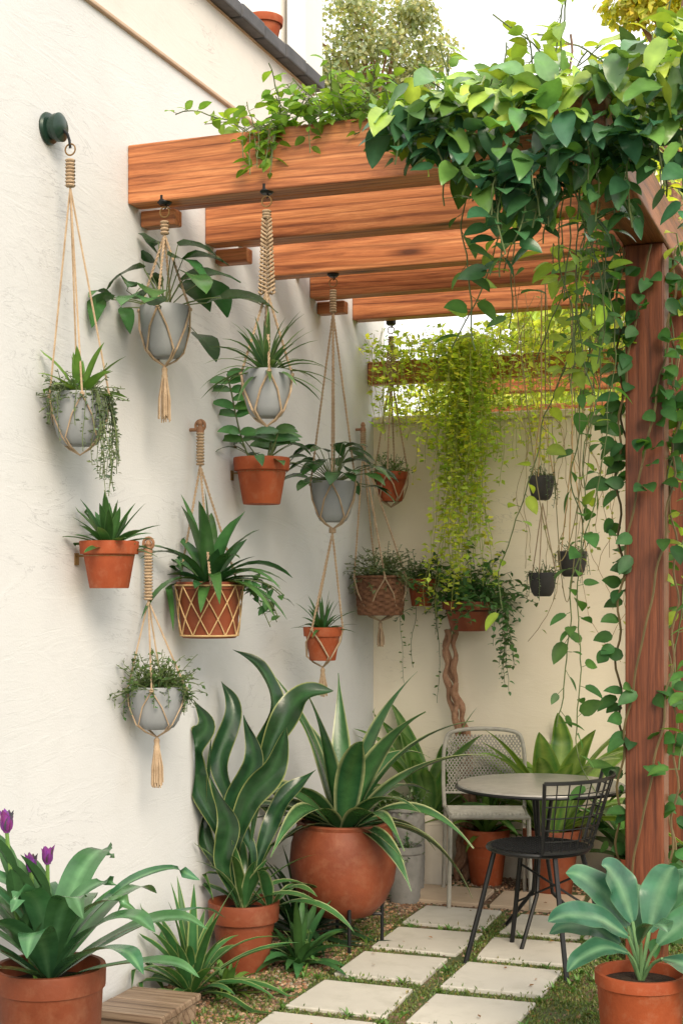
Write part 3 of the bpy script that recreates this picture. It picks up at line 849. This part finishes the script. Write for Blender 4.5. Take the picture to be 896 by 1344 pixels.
F.clampy(.26);F.obj('foliage','leafgloss',P)
# foreground right
P=thing('potted_plant','blue-green broad leaves in terracotta pot by the post','potted plant',(1.80,4.60,0),G_POT)
pot('cyl',.14,.29,'terra',P)
F=MB();S=MB()
LV=[((-.04,.15,.0),(-.30,.21,-.06),.125),((-.02,.19,.03),(-.12,.37,.02),.13),((.03,.16,.02),(.12,.36,.05),.125),
    ((.05,.13,-.02),(.25,.20,-.02),.115),((.05,.10,-.08),(.22,-.03,-.20),.12),((-.05,.11,-.05),(-.25,.07,-.12),.10),
    ((-.03,.17,.05),(-.22,.33,.10),.115),((.05,.19,.06),(.25,.32,.12),.12),
    ((.0,.12,.08),(.05,.26,.26),.12),((-.01,.14,-.05),(.03,.22,-.24),.105),((-.06,.12,.03),(-.27,.13,.12),.10)]
for (s0,e0,w_) in LV:
    o0=V(0,0,.25)
    def fr(p): return Rv*p[0]+UP*p[1]+Fv*p[2]
    a=o0+fr(s0); e=o0+fr(e0); mid=a.lerp(e,.5)+UP*.04
    S.tube(cr([o0,o0.lerp(a,.5)+UP*.02,a],6),.0055,6,(.12,.24,.10))
    F.leafpath([a,a.lerp(mid,.6)+UP*.010,mid,mid.lerp(e,.6)+UP*.012,e],w_,UP*.95-Fv*.5+rnd3()*.15,vary((.045,.14,.080),.25),(.08,.19,.11),24,.16,.03,(R.uniform(-.2,.2),R.uniform(-.3,.3)),.45,(.13,.27,.16),.72,.10,.03)
F.obj('foliage','leafgloss',P,sharp=80);S.obj('stems','stem',P)

# ------------------------------------------------------------ furniture
T=thing('bistro_table','round grey-topped black metal bistro table','table',(1.165,6.07,0))
B=MB(); B.lathe([(.001,.642),(.33,.642),(.352,.646),(.356,.653),(.352,.662),(.33,.664),(.001,.6645)],56); B.obj('table_top','tabletop',T)
B=MB(); B.ring((0,0,.650),.358,.007,'z',seg=56); B.obj('rim','blackmetal',T)
for k in range(3):
    a=.4+k*2.094
    B=MB(); B.tube([(.05*math.cos(a),.05*math.sin(a),.64),(.02*math.cos(a),.02*math.sin(a),.4),(.05*math.cos(a),.05*math.sin(a),.2),(.24*math.cos(a),.24*math.sin(a),.01)],.009,8); B.obj('leg','blackmetal',T)
CH=thing('wire_chair','black wire bistro chair with curved grid back','chair',(1.235,5.69,0),rot=math.radians(166))
B=MB(); B.lathe([(.001,.448),(.18,.448),(.197,.453),(.20,.46),(.194,.468),(.17,.47),(.001,.466)],40)
for k in range(-8,9):
    x=k*.021; h=math.sqrt(max(0,.185**2-x*x)); B.tube([(x,-h,.4705),(x,h,.4705)],.0022,4); B.tube([(-h,x,.472),(h,x,.472)],.0022,4)
B.ring((0,0,.462),.200,.008,'z',seg=40)
B.obj('seat','blackmetal',CH)
B=MB(); n=13; lev=6
def bp(t,s):
    a=math.pi+(t-.5)*2*1.0; rr=.21+.085*s
    return (rr*math.cos(a)+.0,rr*math.sin(a)*1.08,.475+.28*s)
for i in range(n): B.tube([bp(i/(n-1),s/6) for s in range(7)],.0028 if 0<i<n-1 else .008,5)
for j in range(lev+1): B.tube([bp(i/24,j/lev) for i in range(25)],.0028 if 0<j<lev else .008,5)
B.obj('backrest','blackmetal',CH)
feet=[(.22,.2),(.22,-.2),(-.22,.2),(-.22,-.2)]
for (fx,fy) in feet:
    B=MB(); B.tube([(fx*.6,fy*.6,.45),(fx*.8,fy*.8,.22),(fx,fy,.0)],.0105,8); B.obj('leg','blackmetal',CH)
B=MB()
B.tube([(.22*.68,-.2*.68,.36),(-.22*.84,-.2*.84,.19)],.005,6); B.tube([(-.22*.68,-.2*.68,.36),(.22*.84,-.2*.84,.19)],.005,6)
B.obj('brace','blackmetal',CH)
CH=thing('mesh_chair','pale cream-grey woven garden chair with rounded back','chair',(.765,6.72,0),rot=math.radians(-72))
B=MB()
B.tube([(.19,-.18,.43),(.19,.18,.43),(-.18,.19,.42),(-.18,-.19,.42),(.19,-.18,.43)],.010,8)
for k in range(-9,10):
    y=k*.019; B.tube([(.19,y,.43),(-.18,y,.42)],.003,4)
for k in range(18):
    x=-.17+k*.0205; B.tube([(x,-.18,.427),(x,.18,.427)],.003,4)
B.obj('seat','greymetal',CH)
B=MB()
fr2=cr([(-.19,-.195,.42),(-.215,-.20,.58),(-.235,-.19,.73),(-.24,-.15,.785),(-.245,0,.80),(-.24,.15,.785),(-.235,.19,.73),(-.215,.20,.58),(-.19,.195,.42)],40)
B.tube(fr2,.010,8)
for k in range(-20,38):
    for sg in (-1,1):
        pts=[]
        for i in range(16):
            z=.49+.02*i; y=sg*(k*.017-.16+(z-.5)*.7)
            if abs(y)<.19 and z<.79-.6*max(0,abs(y)-.15): pts.append((-.195-.05*(z-.43)/.37,y,z))
        if len(pts)>1: B.tube(pts,.0034,4)
B.tube([(-.2,-.19,.49),(-.2,.19,.49)],.006,6)
B.obj('backrest','greymetal',CH)
for (x,y,fx,fy) in ((.18,.18,.21,.19),(.18,-.18,.21,-.19),(-.18,.19,-.23,.20),(-.18,-.19,-.23,-.20)):
    B=MB(); B.tube([(x,y,.43),(fx,fy,0)],.010,8); B.obj('leg','greymetal',CH)

# ------------------------------------------------------------ vines
CO=V(1.7,4.6,2.9)
CV=thing('climbing_vine','dense broad-leaved climber spilling over pergola corner','climbing vine',CO)
F=MB();S=MB()
def L0(p): return Vector(p)-CO
def topz(x,y):
    t=3.0+.05*math.sin(x*7)+.05*math.sin(y*5+x*3)+.05*max(0,x-1.7)
    if x<1.5: t-=(1.5-x)*.25
    return t
def botz(x): return 2.82-.10*max(0,min(1,(x-1.05)/.5))-.08*math.sin(x*9+1)
for i in range(980):
    x=R.uniform(1.06,2.22); y=R.uniform(4.22,4.95)
    tz=topz(x,y); r=R.random()
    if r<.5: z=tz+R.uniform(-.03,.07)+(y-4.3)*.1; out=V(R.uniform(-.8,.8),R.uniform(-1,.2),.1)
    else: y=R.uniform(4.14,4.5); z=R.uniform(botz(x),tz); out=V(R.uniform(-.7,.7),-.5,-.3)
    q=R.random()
    if z>tz-.06: c=(.12,.25,.11) if q<.5 else (.32,.48,.10)  # top leaves get lighter colours, painting in light through the canopy
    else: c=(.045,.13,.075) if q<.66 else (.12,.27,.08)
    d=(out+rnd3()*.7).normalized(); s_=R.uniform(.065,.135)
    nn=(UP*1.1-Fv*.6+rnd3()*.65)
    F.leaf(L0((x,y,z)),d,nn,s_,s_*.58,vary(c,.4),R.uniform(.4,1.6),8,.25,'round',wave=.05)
for i in range(46):
    x=R.uniform(1.1,2.2); y=R.uniform(4.15,4.5)
    l=R.uniform(.06,.32)
    if x<1.25: l*=.6
    pts=[L0(p) for p in walk((x,y,botz(x)+.05),(R.uniform(-.4,.2),-.2,-1),l,.03,.25,.25)]
    strand(F,S,pts,.040,.09,.054,(.05,.15,.075),.0025,shape='round',face=.8,segs=6)
for i in range(42):
    x=R.uniform(1.15,2.2); y=R.uniform(4.3,5.2)
    pts=[L0(p) for p in walk((x,y,topz(x,4.6)),(R.uniform(-.7,.8),R.uniform(-.5,.5),.9),R.uniform(.12,.38),.03,.25,.03)]
    strand(F,S,pts,.042,.068,.042,(.34,.50,.09),.0025,shape='round',down=-.1,segs=5)  # shoot colour brightened as though lit from behind
F.obj('foliage','leafcanopy',CV,sharp=70);S.obj('stems','stem',CV)
CV=thing('climbing_vine','leaves coloured bright as if backlit over pergola header','climbing vine',(1.7,5.8,3.0))
F=MB();S=MB()
for i in range(34):
    x=R.uniform(1.5,2.05); y=R.uniform(4.9,7.0)
    pts=[p-V(1.7,5.8,3.0) for p in walk((x,y,3.05),(R.uniform(-.3,.4),R.uniform(-.5,.5),.8),R.uniform(.2,.6),.03,.25,.03)]
    strand(F,S,pts,.045,.07,.046,(.46,.58,.10),.003,shape='round',down=0,segs=5)  # backlight painted into the leaf colour
for (x,y,dx,l) in ((1.9,4.8,.1,.45),(2.1,4.9,.5,.6),(1.75,4.9,-.2,.38),(1.85,5.1,.9,.6),(1.55,4.8,-.3,.3)):
    pts=[p-V(1.7,5.8,3.0) for p in walk((x,y,3.05),(dx,0,1),l,.03,.2,.0)]
    strand(F,S,pts,.05,.065,.042,(.30,.46,.09),.004,shape='round',down=0,scol=(.16,.09,.06))
F.obj('foliage','leafbright',CV);S.obj('stems','stem',CV)
CV=thing('climbing_vine','light green trailing vine lying over front beam','climbing vine',(.9,4.62,3.06))
F=MB();S=MB()
for i in range(110):
    x=R.uniform(.38,1.45)
    pts=walk((x-.9,R.uniform(-.12,.2),.02),(R.uniform(-1,.6),R.uniform(-.5,.5),R.uniform(.1,.9)),R.uniform(.1,.26),.03,.25,.08)
    strand(F,S,pts,.022,.052,.032,(.19,.35,.07),.002,shape='ovate',down=0)
for i in range(14):
    x=R.uniform(-.46,-.28)if i<8 else R.uniform(-.4,.5)
    pts=[V(x,-.03,.03),V(x-.02,-.07,0)]+walk((x-.02,-.075,-.01),(R.uniform(-.2,.2),0,-1),R.uniform(.06,.17),.03,.15,.2)
    strand(F,S,pts,.022,.045,.03,(.16,.32,.05),.002,shape='ovate')
F.obj('foliage','leafbright',CV);S.obj('stems','stem',CV)
CV=thing('hanging_vine','loose strands of round leaves draping from pergola','hanging vine',(1.5,5.6,2.9))
F=MB();S=MB()
for i in range(28):
    if i<14: x,y,l=R.uniform(1.2,1.62),R.uniform(4.7,5.6),R.uniform(.30,.75)
    elif i<23: x,y,l=R.uniform(1.1,1.6),R.uniform(5.7,7.1),R.uniform(.3,.8)
    else: x,y,l=R.uniform(1.40,1.53),R.uniform(5.6,5.85),R.uniform(.6,2.3)
    pts=[p-V(1.5,5.6,2.9) for p in walk((x,y,2.88),(R.uniform(-.2,.2),R.uniform(-.1,.1),-1),l,.04,.24,.16)]
    strand(F,S,pts,.068,.085,.052,(.07,.19,.055) if R.random()<.55 else (.28,.44,.08),.0025,shape='round',face=.5,segs=6)
for i in range(20):
    x,y=R.uniform(.95,1.5),R.uniform(6.3,7.1)
    pts=[p-V(1.5,5.6,2.9) for p in walk((x,y,2.86),(R.uniform(-.3,.3),0,-1),R.uniform(.9,2.0),.04,.34,.17)]
    strand(F,S,pts,.10,.03,.02,(.28,.36,.09),.0014,simple=True,scol=(.34,.24,.12))
for i in range(6):
    x=R.uniform(1.0,1.45); y=R.uniform(6.0,6.9); w=R.uniform(-.4,.4); dp=R.uniform(.5,1.5)
    pts=[Vector((x+w*t/12,y,2.86-dp*math.sin(math.pi*t/12)))-V(1.5,5.6,2.9) for t in range(13)]
    S.tube(cr(pts,30),.0022,4,(.26,.22,.11))
F.obj('foliage','leafbright',CV);S.obj('stems','stem',CV)
CV=thing('climbing_vine','leafy climber twining around the timber post','climbing vine',(1.635,5.89,0))
F=MB();S=MB()
for q in range(5):
    pts=[]
    for i in range(70):
        t=i/69; a=q*1.3+t*5; rr=.115
        pts.append(V(rr*math.cos(a)*(1+.1*math.sin(i)),rr*math.sin(a),.15+2.7*t))
    S.tube(pts,.005,5,(.12,.09,.04))
    for i in range(70):
        if R.random()<(.75 if pts[i].z>1.9 else .20):
            for _ in range(2):
                d=(V(pts[i].x,pts[i].y,0).normalized()+rnd3()*.7)
                F.leaf(pts[i]+rnd3()*.04,d,UP*.6+V(0,-1,0)+rnd3()*.5,R.uniform(.06,.10),.055,vary((.055,.17,.055),.35),.8,6,.25,'ovate')
for i in range(15):
    x,y=R.uniform(.12,.40),R.uniform(-.4,.5)
    pts=walk((x,y,2.9),(R.uniform(-.1,.2),0,-1),R.uniform(.7,2.6),.04,.2,.2)
    strand(F,S,pts,.06,.08,.05,(.08,.2,.05) if R.random()<.4 else (.32,.46,.08),.003,shape='round',segs=5)
F.obj('foliage','leafbright',CV);S.obj('stems','stem',CV)
# yellow-green curtain
CV=thing('hanging_vine','yellow-green feathery vine column on garden wall','hanging vine',(.5,7.15,2.6))
F=MB();S=MB()
YC=[(.66,.76,.15),(.58,.72,.13),(.42,.60,.11)]  # leaf colours raised well above real foliage to carry a backlit glow
for i in range(120):
    x=R.uniform(-.42,.60); l=R.uniform(.12,.70)
    pts=walk((x,R.uniform(-.2,.08),.12+R.uniform(0,.10)),(R.uniform(-.2,.2),0,-1),l,.03,.18,.25)
    strand(F,S,pts,.022,.038,.025,R.choice(YC),.0013,simple=True,scol=(.35,.4,.1),down=.1)
for i in range(78):
    k=R.random(); x=.07+R.gauss(0,.03+.07*(1-k)); l=.35+1.15*k
    pts=walk((x,R.uniform(-.2,-.03),.14),(R.uniform(-.06,.08)-(x-.07)*.2,0,-1),l,.03,.19,.30)
    strand(F,S,pts,.018,.040,.026,R.choice(YC),.0013,simple=True,scol=(.35,.4,.1),down=.1)
for i in range(70):
    pts=walk((R.uniform(-.45,1.1),R.uniform(-.15,.1),.1),(R.uniform(-1,1),R.uniform(-.3,.3),.5),R.uniform(.08,.2),.03,.25,.03)
    strand(F,S,pts,.017,.036,.025,R.choice(YC),.0015,simple=True,down=0)
for i in range(20):
    x=R.uniform(.55,1.05); pts=walk((x,R.uniform(-.1,.05),.12),(R.uniform(-.2,.2),0,-1),R.uniform(.1,.5),.03,.14,.25)
    strand(F,S,pts,.018,.034,.024,R.choice(YC),.0013,simple=True,scol=(.3,.35,.08),down=.1)
F.clampy(.13);S.clampy(.13)
F.obj('foliage','leafbright',CV);S.obj('stems','stem',CV)
CV=thing('vine_trunk','twisted woody vine trunk rising against cream wall','vine trunk',(.50,7.18,0))
S=MB()
for q in range(3):
    pts=[];rr=[]
    for i in range(60):
        t=i/59; a=q*2.1+t*7
        pts.append(V(.026*math.cos(a)+.05*math.sin(t*5)+.008*math.sin(i*1.1+q),.02*math.sin(a),t*1.28)); rr.append(.021-.008*t+.004*math.sin(i*.9+q*2))
    S.tube(pts,rr,8)
S.obj('trunk','bark',CV)

# ------------------------------------------------------------ beyond the wall
def tree(loc,h,crr,n,cols,name,label,clumps=14,ls=.16,mat='leafbright',cz=.78):
    T=thing(name,label,'tree',loc)
    B=MB(); B.tube([(0,0,0),(.1,0,h*.3),(.0,.1,h*.6),(0,0,h*.85)],[.16,.13,.09,.03],10)
    cs=[]
    for k in range(clumps):
        p=rnd3()*crr*R.uniform(.35,.85); p.z=p.z*.8+h*cz; cs.append((p,crr*R.uniform(.22,.42)))
        B.tube([(0,0,h*R.uniform(.5,.66)),(p.x*.5,p.y*.5,p.z-crr*.3),tuple(p)],[.05,.03,.01],6)
    B.obj('trunk','bark',T)
    F=MB()
    for i in range(n):
        p,r=R.choice(cs); q=rnd3(); q.z*=.75
        pos=p+q*r*R.random()**.4
        F.diamond(pos,rnd3()+V(0,0,-.3),q+rnd3()*.5+UP*.3,ls*R.uniform(.6,1.2),ls*.6,vary(R.choice(cols),.3))
    F.obj('crown',mat,T,smooth=False)
tree((-5.9,24.6,0),14,1.8,8000,[(.40,.46,.30),(.48,.52,.36),(.30,.36,.24)],'tree','broadleaf tree, greens paled for haze, beyond the garden',22,.12)  # distance haze is put into the leaf colours
tree((-.6,16,0),5.0,1.8,6000,[(.50,.58,.11),(.40,.52,.10)],'tree','yellow-green tree behind garden wall',16,.14)
tree((1.0,11,0),4.0,1.3,5000,[(.50,.58,.11),(.40,.52,.10)],'tree','yellow-green shrub tree behind garden wall',14,.11)
tree((.75,14.2,0),8.7,1.0,4500,[(.60,.62,.11),(.50,.58,.10),(.66,.60,.13)],'tree','golden-green tree beside neighbouring house',14,.12)
HG=thing('hedge','yellow-green hedge behind garden wall','hedge',(1.2,8.3,0))
F=MB()
for i in range(12000):
    x=R.uniform(-1.6,2.6); y=R.uniform(-.4,.4); z=R.uniform(1.9,2.68+.15*math.sin(x*5)+.1*math.sin(x*13))
    F.diamond((x,y,z),rnd3(),rnd3()+UP,R.uniform(.03,.06),.03,vary(R.choice([(.55,.68,.12),(.40,.56,.11),(.6,.66,.14)]),.3))
F.obj('foliage','leafbright',HG,smooth=False)
B=MB()
for i in range(8): B.tube([(-1.4+i*.55,0,0),(-1.3+i*.55,0,1.2),(-1.45+i*.55,.05,2.3)],[.03,.025,.01],6)
B.obj('stems','bark',HG)
N=thing('neighbour_house','neighbouring cream house with grey pitched roof','house',(1.9,21,0))
B=MB(); B.box((-3,0,0),(6,6,7.9)); B.obj('wall','wallB',N,smooth=False)
B=MB(); B.v=[(-3.4,-.4,7.9),(6.4,-.4,7.9),(6.4,6.4,7.9),(-3.4,6.4,7.9),(-1.2,3,10.0),(4.4,3,10.0)];B.c=[(.3,.3,.3)]*6
B.f=[(0,1,5,4),(1,2,5),(2,3,4,5),(3,0,4),(3,2,1,0)]; B.obj('roof','roof',N,smooth=False)
for x in (-1.8,.4,2.6):
    for z in (1.8,5.4):
        B=MB(); B.box((x,-.03,z),(x+.9,.0,z+1.4)); w=B.obj('window','glass',N,smooth=False)
        K=MB()
        for a in ((x-.06,z-.06,x+.96,z-.002),(x-.06,z+1.402,x+.96,z+1.46),(x-.06,z,x-.002,z+1.4),(x+.902,z,x+.96,z+1.4)): K.box((a[0],-.06,a[1]),(a[2],-.001,a[3]))
        fo=K.obj('frame','whitepaint',w,smooth=False)
TR=thing('timber_trellis','reddish timber trellis beams beyond garden wall','trellis',(1.2,7.85,0))
for z in (2.45,2.62):
    B=MB(); B.box((-.9,-.03,-.05),(1.5,.03,.05)); B.obj('beam','woodx',TR,(0,0,z),smooth=False,bevel=.005)
for x in (-.8,.3,1.4):
    B=MB(); B.box((-.04,-.04,0),(.04,.04,2.8)); B.obj('post','woodz',TR,(x,.08,0),smooth=False,bevel=.005)

# ------------------------------------------------------------ camera, light, world
cam=bpy.data.cameras.new('camera'); co=bpy.data.objects.new('camera',cam); col.objects.link(co)
co.location=(2.474,0,1.5); co.rotation_euler=(math.radians(90),0,math.radians(20))
cam.sensor_fit='VERTICAL'; cam.sensor_height=36; cam.lens=36*1900/1344
cam.shift_y=(770-672)/1344; cam.clip_end=600
sc.camera=co
sd=Vector((.50,-.68,.60)).normalized()
sun=bpy.data.lights.new('sun','SUN'); sun.energy=3.9; sun.angle=math.radians(30); sun.color=(1,.85,.66)
so=bpy.data.objects.new('sun',sun); col.objects.link(so); so.rotation_euler=sd.to_track_quat('Z','Y').to_euler(); so.location=(5,0,8)
w=bpy.data.worlds.new('World'); sc.world=w; w.use_nodes=True; nt=w.node_tree
bg=nt.nodes['Background']; sky=nt.nodes.new('ShaderNodeTexSky'); sky.sky_type='NISHITA'; sky.sun_disc=False
sky.sun_elevation=math.asin(sd.z); sky.sun_rotation=math.atan2(sd.x,sd.y); sky.dust_density=4; sky.air_density=1; sky.ozone_density=.6
cc=mixc(nt,sky.outputs[0],(13.2,12.9,12.4),.8)
nt.links.new(cc,bg.inputs[0]); bg.inputs[1].default_value=.15
sc.view_settings.view_transform='Standard'; sc.view_settings.look='None'; sc.view_settings.exposure=0
